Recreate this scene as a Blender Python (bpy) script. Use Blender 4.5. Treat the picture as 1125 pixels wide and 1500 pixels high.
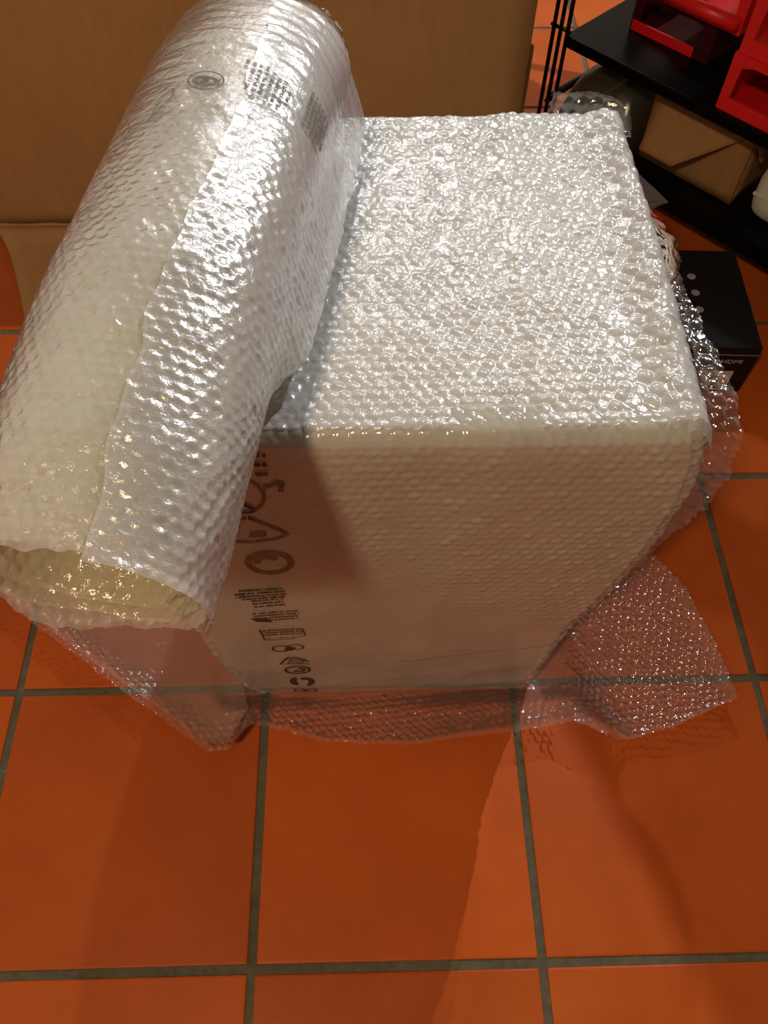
import bpy, bmesh, math, random
import numpy as np
from mathutils import Vector, Matrix

for o in list(bpy.data.objects):
    bpy.data.objects.remove(o)
scene = bpy.context.scene
C = scene.collection
random.seed(7)
rng = np.random.default_rng(11)
PI = math.pi

# ------------------------------------------------------------------ camera
cam_d = bpy.data.cameras.new('camera')
cam = bpy.data.objects.new('camera', cam_d)
C.objects.link(cam)
cam.location = (0.13027, -0.03823, 0.95017)
cam.rotation_euler = (0.55373, -0.00539, -0.02243)
cam_d.sensor_fit = 'VERTICAL'
cam_d.sensor_height = 36.0
cam_d.lens = 36.0 * 1180.69 / 1500.0
cam_d.clip_start = 0.01
scene.camera = cam

# ------------------------------------------------------------------ light
world = bpy.data.worlds.new('room_ambient')
scene.world = world
world.use_nodes = True
bg = world.node_tree.nodes['Background']
bg.inputs[0].default_value = (1.0, 0.80, 0.60, 1)
bg.inputs[1].default_value = 0.05


def lamp(name, kind, loc, energy, color, size, target=None):
    d = bpy.data.lights.new(name, kind)
    d.energy = energy
    d.color = color
    if kind == 'AREA':
        d.size = size
    else:
        d.shadow_soft_size = size
    o = bpy.data.objects.new(name, d)
    C.objects.link(o)
    o.location = loc
    if target is not None:
        o.rotation_euler = (Vector(target) - Vector(loc)).to_track_quat('-Z', 'Y').to_euler()
    return o


lamp('lamp_back_right', 'POINT', (1.02, 1.45, 1.72), 64, (0.98, 0.99, 1.0), 0.004)
lamp('lamp_back_left', 'POINT', (0.285, 2.24, 1.85), 44, (0.96, 0.98, 1.0), 0.02)
lamp('lamp_front', 'AREA', (-0.45, -0.70, 2.0), 17.5, (1.0, 0.74, 0.46), 0.14, (0.0, 0.3, 0.0))

scene.view_settings.view_transform = 'Standard'
scene.view_settings.look = 'None'
scene.view_settings.gamma = 1.0
scene.view_settings.use_curve_mapping = False
scene.view_settings.exposure = 0.0


# ------------------------------------------------------------------ materials
def new_mat(name):
    m = bpy.data.materials.new(name)
    m.use_nodes = True
    nt = m.node_tree
    p = nt.nodes['Principled BSDF']
    return m, nt, p


def N(nt, kind, **kw):
    n = nt.nodes.new(kind)
    for k, v in kw.items():
        setattr(n, k, v)
    return n


def noise(nt, scale, detail=4, rough=0.55, vec=None):
    n = N(nt, 'ShaderNodeTexNoise')
    n.inputs['Scale'].default_value = scale
    n.inputs['Detail'].default_value = detail
    n.inputs['Roughness'].default_value = rough
    if vec is not None:
        nt.links.new(vec, n.inputs['Vector'])
    return n


def ramp(nt, src, stops):
    r = N(nt, 'ShaderNodeValToRGB')
    el = r.color_ramp.elements
    while len(el) < len(stops):
        el.new(0.5)
    for e, (p, c) in zip(el, stops):
        e.position = p
        e.color = (c[0], c[1], c[2], 1)
    nt.links.new(src, r.inputs[0])
    return r


def bump(nt, src, strength, dist, p):
    b = N(nt, 'ShaderNodeBump')
    b.inputs['Strength'].default_value = strength
    b.inputs['Distance'].default_value = dist
    nt.links.new(src, b.inputs['Height'])
    nt.links.new(b.outputs[0], p.inputs['Normal'])
    return b


def geo_pos(nt):
    return N(nt, 'ShaderNodeNewGeometry').outputs['Position']


def mat_tile():
    m, nt, p = new_mat('terracotta_tile')
    pos = geo_pos(nt)
    n1 = noise(nt, 5.0, 6, 0.6, pos)
    n2 = noise(nt, 60.0, 3, 0.6, pos)
    n3 = noise(nt, 17.0, 5, 0.7, pos)
    oi = N(nt, 'ShaderNodeObjectInfo')
    r1 = ramp(nt, n1.outputs[0], [(0.25, (0.40, 0.070, 0.009)), (0.55, (0.50, 0.094, 0.012)), (0.8, (0.56, 0.122, 0.020))])
    hs = N(nt, 'ShaderNodeHueSaturation')
    mr = N(nt, 'ShaderNodeMapRange')
    mr.inputs[3].default_value = 0.9
    mr.inputs[4].default_value = 1.1
    nt.links.new(oi.outputs['Random'], mr.inputs[0])
    nt.links.new(mr.outputs[0], hs.inputs['Value'])
    nt.links.new(r1.outputs[0], hs.inputs['Color'])
    mx = N(nt, 'ShaderNodeMix', data_type='RGBA')
    sp = ramp(nt, n3.outputs[0], [(0.0, (0.35, 0.35, 0.35)), (0.30, (0, 0, 0))])
    nt.links.new(sp.outputs[0], mx.inputs[0])
    nt.links.new(hs.outputs[0], mx.inputs[6])
    mx.inputs[7].default_value = (0.10, 0.025, 0.008, 1)
    nt.links.new(mx.outputs[2], p.inputs['Base Color'])
    rr = ramp(nt, n3.outputs[0], [(0.3, (0.38, 0.38, 0.38)), (0.7, (0.55, 0.55, 0.55))])
    nt.links.new(rr.outputs[0], p.inputs['Roughness'])
    p.inputs['Specular IOR Level'].default_value = 0.2
    bump(nt, n2.outputs[0], 0.12, 0.002, p)
    return m


def mat_grout():
    m, nt, p = new_mat('grey_grout')
    pos = geo_pos(nt)
    n = noise(nt, 90, 5, 0.7, pos)
    n2 = noise(nt, 9, 3, 0.6, pos)
    mu = N(nt, 'ShaderNodeMath', operation='ADD')
    nt.links.new(n.outputs[0], mu.inputs[0])
    nt.links.new(n2.outputs[0], mu.inputs[1])
    r = ramp(nt, mu.outputs[0], [(0.3, (0.035, 0.031, 0.018)), (0.72, (0.13, 0.115, 0.072)), (1.0, (0.30, 0.28, 0.20))])
    hf = N(nt, 'ShaderNodeMath', operation='MULTIPLY')
    nt.links.new(mu.outputs[0], hf.inputs[0])
    hf.inputs[1].default_value = 0.62
    nt.links.new(hf.outputs[0], r.inputs[0])
    nt.links.new(r.outputs[0], p.inputs['Base Color'])
    p.inputs['Roughness'].default_value = 0.9
    bump(nt, n.outputs[0], 0.6, 0.003, p)
    return m


def mat_cardboard(name, base, dark):
    m, nt, p = new_mat(name)
    tc = N(nt, 'ShaderNodeTexCoord')
    mp = N(nt, 'ShaderNodeMapping')
    mp.inputs['Scale'].default_value = (1, 1, 0.15)
    nt.links.new(tc.outputs['Object'], mp.inputs[0])
    n = noise(nt, 70, 5, 0.7, mp.outputs[0])
    n2 = noise(nt, 4, 4, 0.6, tc.outputs['Object'])
    mu = N(nt, 'ShaderNodeMath', operation='ADD')
    nt.links.new(n.outputs[0], mu.inputs[0])
    nt.links.new(n2.outputs[0], mu.inputs[1])
    hf = N(nt, 'ShaderNodeMath', operation='MULTIPLY')
    hf.inputs[1].default_value = 0.5
    nt.links.new(mu.outputs[0], hf.inputs[0])
    r = ramp(nt, hf.outputs[0], [(0.3, dark), (0.7, base)])
    nt.links.new(r.outputs[0], p.inputs['Base Color'])
    p.inputs['Roughness'].default_value = 0.75
    p.inputs['Specular IOR Level'].default_value = 0.2
    bump(nt, n.outputs[0], 0.1, 0.001, p)
    return m


def mat_plain(name, col, rough=0.5, spec=0.5, nscale=30, var=0.12, bstr=0.05):
    m, nt, p = new_mat(name)
    tc = N(nt, 'ShaderNodeTexCoord')
    n = noise(nt, nscale, 4, 0.6, tc.outputs['Object'])
    r = ramp(nt, n.outputs[0], [(0.3, tuple(c * (1 - var) for c in col)), (0.7, tuple(min(1, c * (1 + var)) for c in col))])
    nt.links.new(r.outputs[0], p.inputs['Base Color'])
    p.inputs['Roughness'].default_value = rough
    p.inputs['Specular IOR Level'].default_value = spec
    bump(nt, n.outputs[0], bstr, 0.001, p)
    return m


def mat_film(name, haze, col=(0.9, 0.9, 0.88), gloss_rough=0.12, gloss=0.35, tint=(1, 1, 1), crinkle=0.25, cscale=220, fres=1.45, trans=0.5):
    """thin polyethylene film: clear + milky scatter + gloss"""
    m = bpy.data.materials.new(name)
    m.use_nodes = True
    nt = m.node_tree
    nt.nodes.clear()
    out = N(nt, 'ShaderNodeOutputMaterial')
    pos = geo_pos(nt)
    n = noise(nt, cscale, 3, 0.6, pos)
    b = N(nt, 'ShaderNodeBump')
    b.inputs['Strength'].default_value = crinkle
    b.inputs['Distance'].default_value = 0.002
    nt.links.new(n.outputs[0], b.inputs['Height'])
    t = N(nt, 'ShaderNodeBsdfTransparent')
    t.inputs[0].default_value = (*tint, 1)
    d = N(nt, 'ShaderNodeBsdfDiffuse')
    tr = N(nt, 'ShaderNodeBsdfTranslucent')
    nc = noise(nt, 14, 3, 0.6, pos)
    rc = ramp(nt, nc.outputs[0], [(0.3, tuple(c * 0.88 for c in col)), (0.7, col)])
    nt.links.new(rc.outputs[0], d.inputs[0])
    nt.links.new(rc.outputs[0], tr.inputs[0])
    g = N(nt, 'ShaderNodeBsdfGlossy')
    g.inputs['Roughness'].default_value = gloss_rough
    g.inputs['Color'].default_value = (0.95, 0.95, 0.95, 1)
    for s in (d, tr, g):
        nt.links.new(b.outputs[0], s.inputs['Normal'])
    m1 = N(nt, 'ShaderNodeMixShader')
    m1.inputs[0].default_value = trans
    nt.links.new(d.outputs[0], m1.inputs[1])
    nt.links.new(tr.outputs[0], m1.inputs[2])
    m2 = N(nt, 'ShaderNodeMixShader')
    m2.inputs[0].default_value = gloss
    nt.links.new(m1.outputs[0], m2.inputs[1])
    nt.links.new(g.outputs[0], m2.inputs[2])
    m3 = N(nt, 'ShaderNodeMixShader')
    m3.inputs[0].default_value = haze
    nt.links.new(t.outputs[0], m3.inputs[1])
    nt.links.new(m2.outputs[0], m3.inputs[2])
    fr = N(nt, 'ShaderNodeFresnel')
    fr.inputs['IOR'].default_value = fres
    nt.links.new(b.outputs[0], fr.inputs['Normal'])
    g2 = N(nt, 'ShaderNodeBsdfGlossy')
    g2.inputs['Roughness'].default_value = gloss_rough * 0.8
    nt.links.new(b.outputs[0], g2.inputs['Normal'])
    m4 = N(nt, 'ShaderNodeMixShader')
    nt.links.new(fr.outputs[0], m4.inputs[0])
    nt.links.new(m3.outputs[0], m4.inputs[1])
    nt.links.new(g2.outputs[0], m4.inputs[2])
    nt.links.new(m4.outputs[0], out.inputs[0])
    return m


M = {}
M['tile'] = mat_tile()
M['grout'] = mat_grout()
M['card'] = mat_cardboard('brown_cardboard', (0.46, 0.27, 0.115), (0.36, 0.20, 0.08))
M['card2'] = mat_cardboard('worn_cardboard', (0.42, 0.22, 0.085), (0.30, 0.15, 0.06))
M['cardedge'] = mat_cardboard('cardboard_edge', (0.36, 0.22, 0.10), (0.16, 0.09, 0.035))
M['plaster'] = mat_plain('wall_plaster', (0.55, 0.48, 0.38), 0.9, 0.2, 8, 0.05)
M['black'] = mat_plain('black_metal', (0.006, 0.006, 0.006), 0.4, 0.4, 40, 0.2)
M['blackshelf'] = mat_plain('black_shelf_laminate', (0.003, 0.003, 0.003), 0.30, 0.08, 60, 0.2)
M['blackcard'] = mat_plain('black_printed_card', (0.006, 0.006, 0.007), 0.5, 0.3, 40, 0.2)
M['red'] = mat_plain('red_plastic', (0.78, 0.014, 0.018), 0.38, 0.5, 30, 0.06)
M['shadedred'] = mat_plain('shaded_red_plastic', (0.05, 0.003, 0.003), 0.65, 0.15, 30, 0.1)  # red plastic with the lower bin's shade put into its colour
M['white'] = mat_plain('white_cloth', (0.62, 0.60, 0.52), 0.8, 0.2, 60, 0.08, 0.3)
M['label'] = mat_plain('pale_label', (0.62, 0.52, 0.48), 0.6, 0.3, 30, 0.05)
M['greyprint'] = mat_plain('grey_print', (0.30, 0.30, 0.32), 0.5, 0.3, 60, 0.1)
M['whiteprint'] = mat_plain('pale_print', (0.45, 0.45, 0.5), 0.5, 0.3, 60, 0.1)
M['foam'] = mat_plain('white_foam_layers', (0.86, 0.85, 0.79), 0.7, 0.3, 12, 0.05, 0.2)
M['ink'] = mat_plain('brown_black_ink', (0.085, 0.042, 0.02), 0.6, 0.2, 200, 0.3)
M['inkfaint'] = mat_plain('faint_ink', (0.27, 0.17, 0.09), 0.6, 0.2, 200, 0.3)
M['inkgrey'] = mat_plain('grey_ink', (0.16, 0.15, 0.13), 0.6, 0.2, 200, 0.3)
M['inksoft'] = mat_plain('soft_grey_ink', (0.34, 0.33, 0.31), 0.6, 0.2, 200, 0.3)
M['wrap'] = mat_film('bubble_wrap_layers', 0.66, (0.96, 0.96, 0.96), 0.26, 0.06, crinkle=0.35, trans=0.35)
M['wrapfront'] = mat_film('bubble_wrap_front', 0.60, (0.95, 0.92, 0.83), 0.12, 0.14, crinkle=0.14, trans=0.30)
M['rollfilm'] = mat_film('rolled_bubble_wrap', 0.50, (0.93, 0.92, 0.88), 0.32, 0.05, crinkle=0.4, trans=0.5, fres=1.10)
M['rollcore'] = mat_film('rolled_wrap_inner_layers', 0.44, (0.93, 0.94, 0.74), 0.12, 0.20, crinkle=0.6, tint=(0.97, 0.98, 0.88), trans=0.5)
M['outer'] = mat_film('rolled_wrap_outer_layer', 0.60, (0.96, 0.97, 0.99), 0.30, 0.38, crinkle=0.4, trans=0.3)
M['sheet'] = mat_film('single_bubble_wrap', 0.20, (0.92, 0.88, 0.84), 0.13, 0.25, crinkle=0.25)
M['sheet2'] = mat_film('double_bubble_wrap', 0.22, (0.90, 0.80, 0.70), 0.25, 0.06, crinkle=0.15, fres=1.3)
M['hem'] = mat_film('clear_bubble_wrap', 0.15, (0.92, 0.90, 0.88), 0.16, 0.55, crinkle=0.3, fres=1.7)
M['clear'] = mat_film('clear_plastic_bag', 0.32, (0.85, 0.85, 0.82), 0.12, 0.4, crinkle=0.2, cscale=60)
M['darkbag'] = mat_film('dull_plastic_bag', 0.30, (0.30, 0.27, 0.20), 0.3, 0.2, crinkle=0.3, cscale=60, tint=(0.75, 0.72, 0.62))


# ------------------------------------------------------------------ helpers
def link(name, me, mat=None, parent=None):
    o = bpy.data.objects.new(name, me)
    C.objects.link(o)
    if mat is not None and me is not None and not me.materials:
        me.materials.append(mat)
    if parent is not None:
        o.parent = parent
    return o


def thing(name, label, cat, loc=(0, 0, 0), rotz=0.0, group=None):
    o = link(name, None)
    o.location = loc
    o.rotation_euler = (0, 0, rotz)
    o.empty_display_size = 0.05
    o['label'] = label
    o['category'] = cat
    if group:
        o['group'] = group
    return o


def grid_mesh(name, G, smooth=True, mask=None, close_u=False):
    """G: rows x cols x 3 -> mesh"""
    r, c = G.shape[:2]
    idx = np.arange(r * c).reshape(r, c)
    if close_u:
        idx = np.concatenate([idx, idx[:, :1]], 1)
    q = np.stack([idx[:-1, :-1], idx[:-1, 1:], idx[1:, 1:], idx[1:, :-1]], -1)
    if mask is not None:
        q = q[mask]
    q = q.reshape(-1, 4)
    V = G.reshape(-1, 3)
    used = np.zeros(len(V), bool)
    used[q.ravel()] = True
    remap = np.cumsum(used) - 1
    V = V[used]
    q = remap[q]
    me = bpy.data.meshes.new(name)
    me.vertices.add(len(V))
    me.vertices.foreach_set('co', V.astype(np.float32).ravel())
    me.loops.add(q.size)
    me.loops.foreach_set('vertex_index', q.astype(np.int32).ravel())
    me.polygons.add(len(q))
    me.polygons.foreach_set('loop_start', (np.arange(len(q)) * 4).astype(np.int32))
    me.polygons.foreach_set('loop_total', np.full(len(q), 4, np.int32))
    me.polygons.foreach_set('use_smooth', np.full(len(q), smooth, bool))
    me.update(calc_edges=True)
    me.validate()
    return me


def hash2(i, j, seed=0.0):
    x = np.sin(i * 127.1 + j * 311.7 + seed * 74.7) * 43758.5453
    return x - np.floor(x)


def bubbles(u, v, s=0.0098, r=0.46, seed=1.0, power=2.4):
    """hexagonal air-bubble relief, 0..1"""
    sy = s * 0.866
    best = np.full(np.shape(u), 1e9)
    br = np.zeros(np.shape(u))
    for off in (0, 1):
        j = np.round((v / sy - off) / 2) * 2 + off
        i = np.round(u / s - 0.5 * off)
        cx = (i + 0.5 * off) * s
        cy = j * sy
        jx = (hash2(i, j, seed + off) - 0.5) * s * 0.10
        jy = (hash2(i, j, seed + 3 + off) - 0.5) * s * 0.10
        d = np.hypot(u - cx - jx, v - cy - jy) / (s * r)
        rr = hash2(i, j, seed + 7 + off)
        m = d < best
        best = np.where(m, d, best)
        br = np.where(m, rr, br)
    prof = np.clip(1 - np.clip(best, 0, 1) ** power, 0, 1) ** 0.6
    tilt = 1 + 0.9 * (hash2(np.round(br * 997), br * 0, 2.0) - 0.5) * np.sin((u * math.cos(1.1) + v) / s * 3.0 + br * 40)
    return prof * (0.25 + 0.75 * br) * tilt, br


def wrinkle(u, v, k, n=7, seed=0, aniso=(1, 1)):
    """ridged crease noise, roughly -1..1"""
    g = np.random.default_rng(seed)
    out = np.zeros(np.shape(u))
    for q in range(n):
        a = g.uniform(0, 2 * PI)
        kk = k * g.uniform(0.5, 1.8)
        ph = g.uniform(0, 6.28)
        wob = 1.3 * np.sin(kk * 0.37 * (u * aniso[0] * math.sin(a + 1) + v * aniso[1] * math.cos(a + 1)) + g.uniform(0, 6))
        out += 1 - 2 * np.abs(np.sin(kk * (u * aniso[0] * math.cos(a) + v * aniso[1] * math.sin(a)) + ph + wob))
    return out / n


def soft(u, v, k, n=6, seed=0):
    g = np.random.default_rng(seed)
    out = np.zeros(np.shape(u))
    for q in range(n):
        a = g.uniform(0, 2 * PI)
        kk = k * g.uniform(0.5, 1.6)
        out += np.sin(kk * (u * math.cos(a) + v * math.sin(a)) + g.uniform(0, 6.28))
    return out / n


def sstep(a, b, x):
    t = np.clip((x - a) / (b - a), 0, 1)
    return t * t * (3 - 2 * t)


def displace(G, h, flip=False, close_u=False):
    if close_u:
        E = np.concatenate([G[:, -1:], G, G[:, :1]], 1)
        du = (E[:, 2:] - E[:, :-2])
    else:
        du = np.gradient(G, axis=1)
    dv = np.gradient(G, axis=0)
    n = np.cross(du, dv)
    n /= (np.linalg.norm(n, axis=-1, keepdims=True) + 1e-12)
    if flip:
        n = -n
    return G + n * h[..., None]


def bm_mesh(name, bm, smooth=False):
    me = bpy.data.meshes.new(name)
    bmesh.ops.recalc_face_normals(bm, faces=bm.faces)
    bm.to_mesh(me)
    bm.free()
    if smooth:
        for p in me.polygons:
            p.use_smooth = True
    return me


def add_box(bm, lo, hi, mat=None):
    x0, y0, z0 = lo
    x1, y1, z1 = hi
    vs = [bm.verts.new(Vector(p) if mat is None else mat @ Vector(p)) for p in
          ((x0, y0, z0), (x1, y0, z0), (x1, y1, z0), (x0, y1, z0), (x0, y0, z1), (x1, y0, z1), (x1, y1, z1), (x0, y1, z1))]
    for f in ((0, 3, 2, 1), (4, 5, 6, 7), (0, 1, 5, 4), (1, 2, 6, 5), (2, 3, 7, 6), (3, 0, 4, 7)):
        bm.faces.new([vs[i] for i in f])
    return vs


def box_part(name, lo, hi, mat, parent, bevel=0.0, seg=2, smooth=False):
    bm = bmesh.new()
    add_box(bm, lo, hi)
    if bevel:
        bmesh.ops.bevel(bm, geom=list(bm.edges), offset=bevel, segments=seg, affect='EDGES', profile=0.7)
    return link(name, bm_mesh(name, bm, smooth), mat, parent)


def rod_part(name, a, b, r, mat, parent, seg=10):
    a, b = Vector(a), Vector(b)
    d = b - a
    bm = bmesh.new()
    bmesh.ops.create_cone(bm, cap_ends=True, segments=seg, radius1=r, radius2=r, depth=d.length)
    rot = d.to_track_quat('Z', 'Y').to_matrix().to_4x4()
    bmesh.ops.transform(bm, matrix=Matrix.Translation((a + b) / 2) @ rot, verts=bm.verts)
    return link(name, bm_mesh(name, bm, True), mat, parent)


def structure(o):
    o['kind'] = 'structure'
    return o


# ------------------------------------------------------------------ floor: grout bed and separate tiles
T = 0.30
X0, X1, Y0, Y1 = -5, 8, -4, 11
bm = bmesh.new()
add_box(bm, (X0 * T, Y0 * T, -0.03), (X1 * T, Y1 * T, -0.0022))
floor = structure(link('floor', bm_mesh('floor', bm), M['grout']))


def tile_mesh(k):
    g = random.Random(k)
    bm = bmesh.new()
    hw = T / 2 - 0.0046
    vs = add_box(bm, (-hw, -hw, -0.012), (hw, hw, 0.0))
    for v in vs:
        v.co.x += g.uniform(-0.0008, 0.0008)
        v.co.y += g.uniform(-0.0008, 0.0008)
    top = [e for e in bm.edges if all(v.co.z > -0.001 for v in e.verts)]
    vert = [e for e in bm.edges if abs(e.verts[0].co.z - e.verts[1].co.z) > 0.005]
    bmesh.ops.bevel(bm, geom=top + vert, offset=0.0022, segments=2, affect='EDGES', profile=0.6)
    me = bm_mesh('tile', bm)
    me.materials.append(M['tile'])
    return me


tile_meshes = [tile_mesh(k) for k in range(5)]
for j in range(Y0, Y1):
    for i in range(X0, X1):
        o = link('tile', random.choice(tile_meshes), None, floor)
        o.location = ((i + 0.5) * T, (j + 0.5) * T, 0.0)
        o.rotation_euler = (random.uniform(-.0012, .0012), random.uniform(-.0012, .0012), random.choice((0, PI / 2, PI, -PI / 2)))

# plain plaster walls well outside the picture
for nm, lo, hi in (('wall_back', (X0 * T, Y1 * T, -0.03), (X1 * T, Y1 * T + 0.1, 2.6)),
                   ('wall_left', (X0 * T - 0.1, Y0 * T, -0.03), (X0 * T, Y1 * T + 0.1, 2.6)),
                   ('wall_right', (X1 * T, Y0 * T, -0.03), (X1 * T + 0.1, Y1 * T + 0.1, 2.6))):
    bm = bmesh.new()
    add_box(bm, lo, hi)
    structure(link(nm, bm_mesh(nm, bm), M['plaster']))

# ------------------------------------------------------------------ big cardboard box behind
cb = thing('cardboard_box', 'big brown cardboard box standing behind the wrapped box, its flap folded out on the floor', 'box', (-0.075, 1.14, 0))
CW, CD, CH, TH = 0.447, 0.50, 0.73, 0.005


def card_panel(name, pts, normal, parent, mat=None, warp=0.0, nx=14, ny=14, seed=0):
    """thick cardboard panel from 4 corner points (bilinear) with slight warp"""
    p = [np.array(q, float) for q in pts]
    n = np.array(normal, float)
    a = np.linspace(0, 1, nx)[None, :, None]
    b = np.linspace(0, 1, ny)[:, None, None]
    G = (p[0] * (1 - a) + p[1] * a) * (1 - b) + (p[3] * (1 - a) + p[2] * a) * b
    w = warp * soft(a[..., 0] * 1.0 + 0 * b[..., 0], b[..., 0] * 1.0 + 0 * a[..., 0], 5, 5, seed)
    G = G + n * w[..., None]
    back = G - n * TH
    bm = bmesh.new()
    f = [[bm.verts.new(G[j, i]) for i in range(nx)] for j in range(ny)]
    k = [[bm.verts.new(back[j, i]) for i in range(nx)] for j in range(ny)]
    for j in range(ny - 1):
        for i in range(nx - 1):
            bm.faces.new((f[j][i], f[j][i + 1], f[j + 1][i + 1], f[j + 1][i]))
            bm.faces.new((k[j][i], k[j + 1][i], k[j + 1][i + 1], k[j][i + 1]))
    ring_f = [f[0][i] for i in range(nx)] + [f[j][nx - 1] for j in range(1, ny)] + [f[ny - 1][i] for i in range(nx - 2, -1, -1)] + [f[j][0] for j in range(ny - 2, 0, -1)]
    ring_k = [k[0][i] for i in range(nx)] + [k[j][nx - 1] for j in range(1, ny)] + [k[ny - 1][i] for i in range(nx - 2, -1, -1)] + [k[j][0] for j in range(ny - 2, 0, -1)]
    m = len(ring_f)
    edge_faces = []
    for i in range(m):
        edge_faces.append(bm.faces.new((ring_f[i], ring_k[i], ring_k[(i + 1) % m], ring_f[(i + 1) % m])))
    me = bpy.data.meshes.new(name)
    for fc in edge_faces:
        fc.material_index = 1
    for fc in bm.faces:
        fc.smooth = fc.material_index == 0
    bmesh.ops.recalc_face_normals(bm, faces=bm.faces)
    bm.to_mesh(me)
    bm.free()
    me.materials.append(mat or M['card'])
    me.materials.append(M['cardedge'])
    o = link(name, me, None, parent)
    return o


card_panel('front_panel', [(-CW, 0, 0.004), (CW, 0, 0.004), (CW, 0, CH), (-CW, 0, CH)], (0, -1, 0), cb, None, 0.002, 24, 20, 1)
card_panel('torn_edge', [(CW - 0.03, 0.008, 0.10), (CW + 0.006, 0.008, 0.11), (CW + 0.007, 0.008, 0.31), (CW - 0.03, 0.008, 0.33)], (0, -1, 0), cb, M['cardedge'], 0.002, 4, 14, 7)
card_panel('side_panel', [(CW - 0.001, 0.006, 0.004), (CW - 0.001, CD - .006, 0.004), (CW - 0.001, CD - .006, CH), (CW - 0.001, 0.006, CH)], (1, 0, 0), cb, None, 0, 8, 8, 2)
card_panel('side_panel', [(-CW + 0.001, CD - .006, 0.004), (-CW + 0.001, 0.006, 0.004), (-CW + 0.001, 0.006, CH), (-CW + 0.001, CD - .006, CH)], (-1, 0, 0), cb, None, 0, 8, 8, 3)
card_panel('back_panel', [(CW, CD, 0.004), (-CW, CD, 0.004), (-CW, CD, CH), (CW, CD, CH)], (0, 1, 0), cb, None, 0, 8, 8, 4)
# the carton stands open: side flaps splayed out, front and back flaps pushed inside
card_panel('top_flap', [(CW, 0.004, CH), (CW, 0.17, CH), (CW + 0.13, 0.095, CH + 0.045), (CW + 0.13, 0.01, CH + 0.045)], (-0.33, 0, 0.94), cb, None, 0.002, 8, 8, 5)  # flap out of view, splayed to shade the floor beside the wrapped box
card_panel('top_flap', [(-CW, 0.004, CH), (-CW, CD - .004, CH), (-CW - 0.27, CD - .03, CH + 0.06), (-CW - 0.27, 0.03, CH + 0.06)], (0.22, 0, 0.97), cb, None, 0.002, 8, 8, 6)
card_panel('top_flap', [(-CW + .02, CD - .012, CH - .004), (CW - .02, CD - .012, CH - .004), (CW - .03, CD - .05, CH - .24), (-CW + .03, CD - .05, CH - .24)], (0, -0.98, -0.16), cb, None, 0.002, 8, 8, 8)
# folded-out bottom flap: rounded outer corners, slightly lifted at the crease
nx, ny = 40, 24
aa = np.linspace(0, 1, nx)[None, :] + np.zeros((ny, 1))
bb = np.linspace(0, 1, ny)[:, None] + np.zeros((1, nx))
inset = 0.010 + 0.105 * np.clip(bb, 0, 1) ** 0.75
xx = (-CW + inset) * (1 - aa) + (CW - inset) * aa
yy = -0.012 - bb * 0.25
zz = 0.020 - 0.015 * np.clip(bb * 6, 0, 1) + 0.0012 * soft(xx, yy, 20, 5, 3)
Gf = np.stack([xx, yy, np.maximum(zz, TH + 0.0012)], -1)
fl = grid_mesh('bottom_flap', Gf)
flap = link('bottom_flap', fl, M['card'], cb)
sm = flap.modifiers.new('thickness', 'SOLIDIFY')
sm.thickness = 0.004
sm.offset = -1
# crease bead along the fold
bmx = bmesh.new()
prev = None
for i in range(41):
    x = -CW + 2 * CW * i / 40
    zc = 0.0205 + 0.0012 * math.sin(i * 1.7) + 0.0008 * math.sin(i * 3.1)
    ring = [bmx.verts.new((x, -0.009 + 0.0045 * math.cos(t * PI / 3), zc + 0.004 * math.sin(t * PI / 3))) for t in range(6)]
    if prev:
        for t in range(6):
            bmx.faces.new((prev[t], prev[(t + 1) % 6], ring[(t + 1) % 6], ring[t]))
    prev = ring
link('crease_edge', bm_mesh('crease_edge', bmx, True), M['card'], cb)

# ------------------------------------------------------------------ bubble wrap sheet on the floor
poly = np.array([(-0.3778, 0.4455), (-0.2992, 0.3837), (-0.1794, 0.2969), (-0.0616, 0.2171), (-0.0305, 0.2203), (-0.0085, 0.2469),
                 (0.0197, 0.2415), (0.0679, 0.2262), (0.1707, 0.2185), (0.2906, 0.2271), (0.3558, 0.2361), (0.3856, 0.2211),
                 (0.4089, 0.2174), (0.4802, 0.2335), (0.5579, 0.2632), (0.5485, 0.3346), (0.5309, 0.4099), (0.5025, 0.4543),
                 (0.4823, 0.4815), (0.44, 0.56), (0.36, 0.62), (0.0, 0.64), (-0.12, 0.62)])


def inside(px, py, poly):
    c = np.zeros(px.shape, bool)
    n = len(poly)
    for i in range(n):
        x1, y1 = poly[i]
        x2, y2 = poly[(i + 1) % n]
        cond = (y1 > py) != (y2 > py)
        xi = (x2 - x1) * (py - y1) / (y2 - y1 + 1e-12) + x1
        c ^= cond & (px < xi)
    return c


def seg_dist(px, py, a, b):
    ax, ay = a
    bx, by = b
    t = np.clip(((px - ax) * (bx - ax) + (py - ay) * (by - ay)) / ((bx - ax) ** 2 + (by - ay) ** 2), 0, 1)
    return np.hypot(px - ax - t * (bx - ax), py - ay - t * (by - ay)), t


def poly_dist(px, py, poly, n):
    d = np.full(px.shape, 1e9)
    for i in range(n):
        dd, _ = seg_dist(px, py, poly[i], poly[i + 1])
        d = np.minimum(d, dd)
    return d


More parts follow.
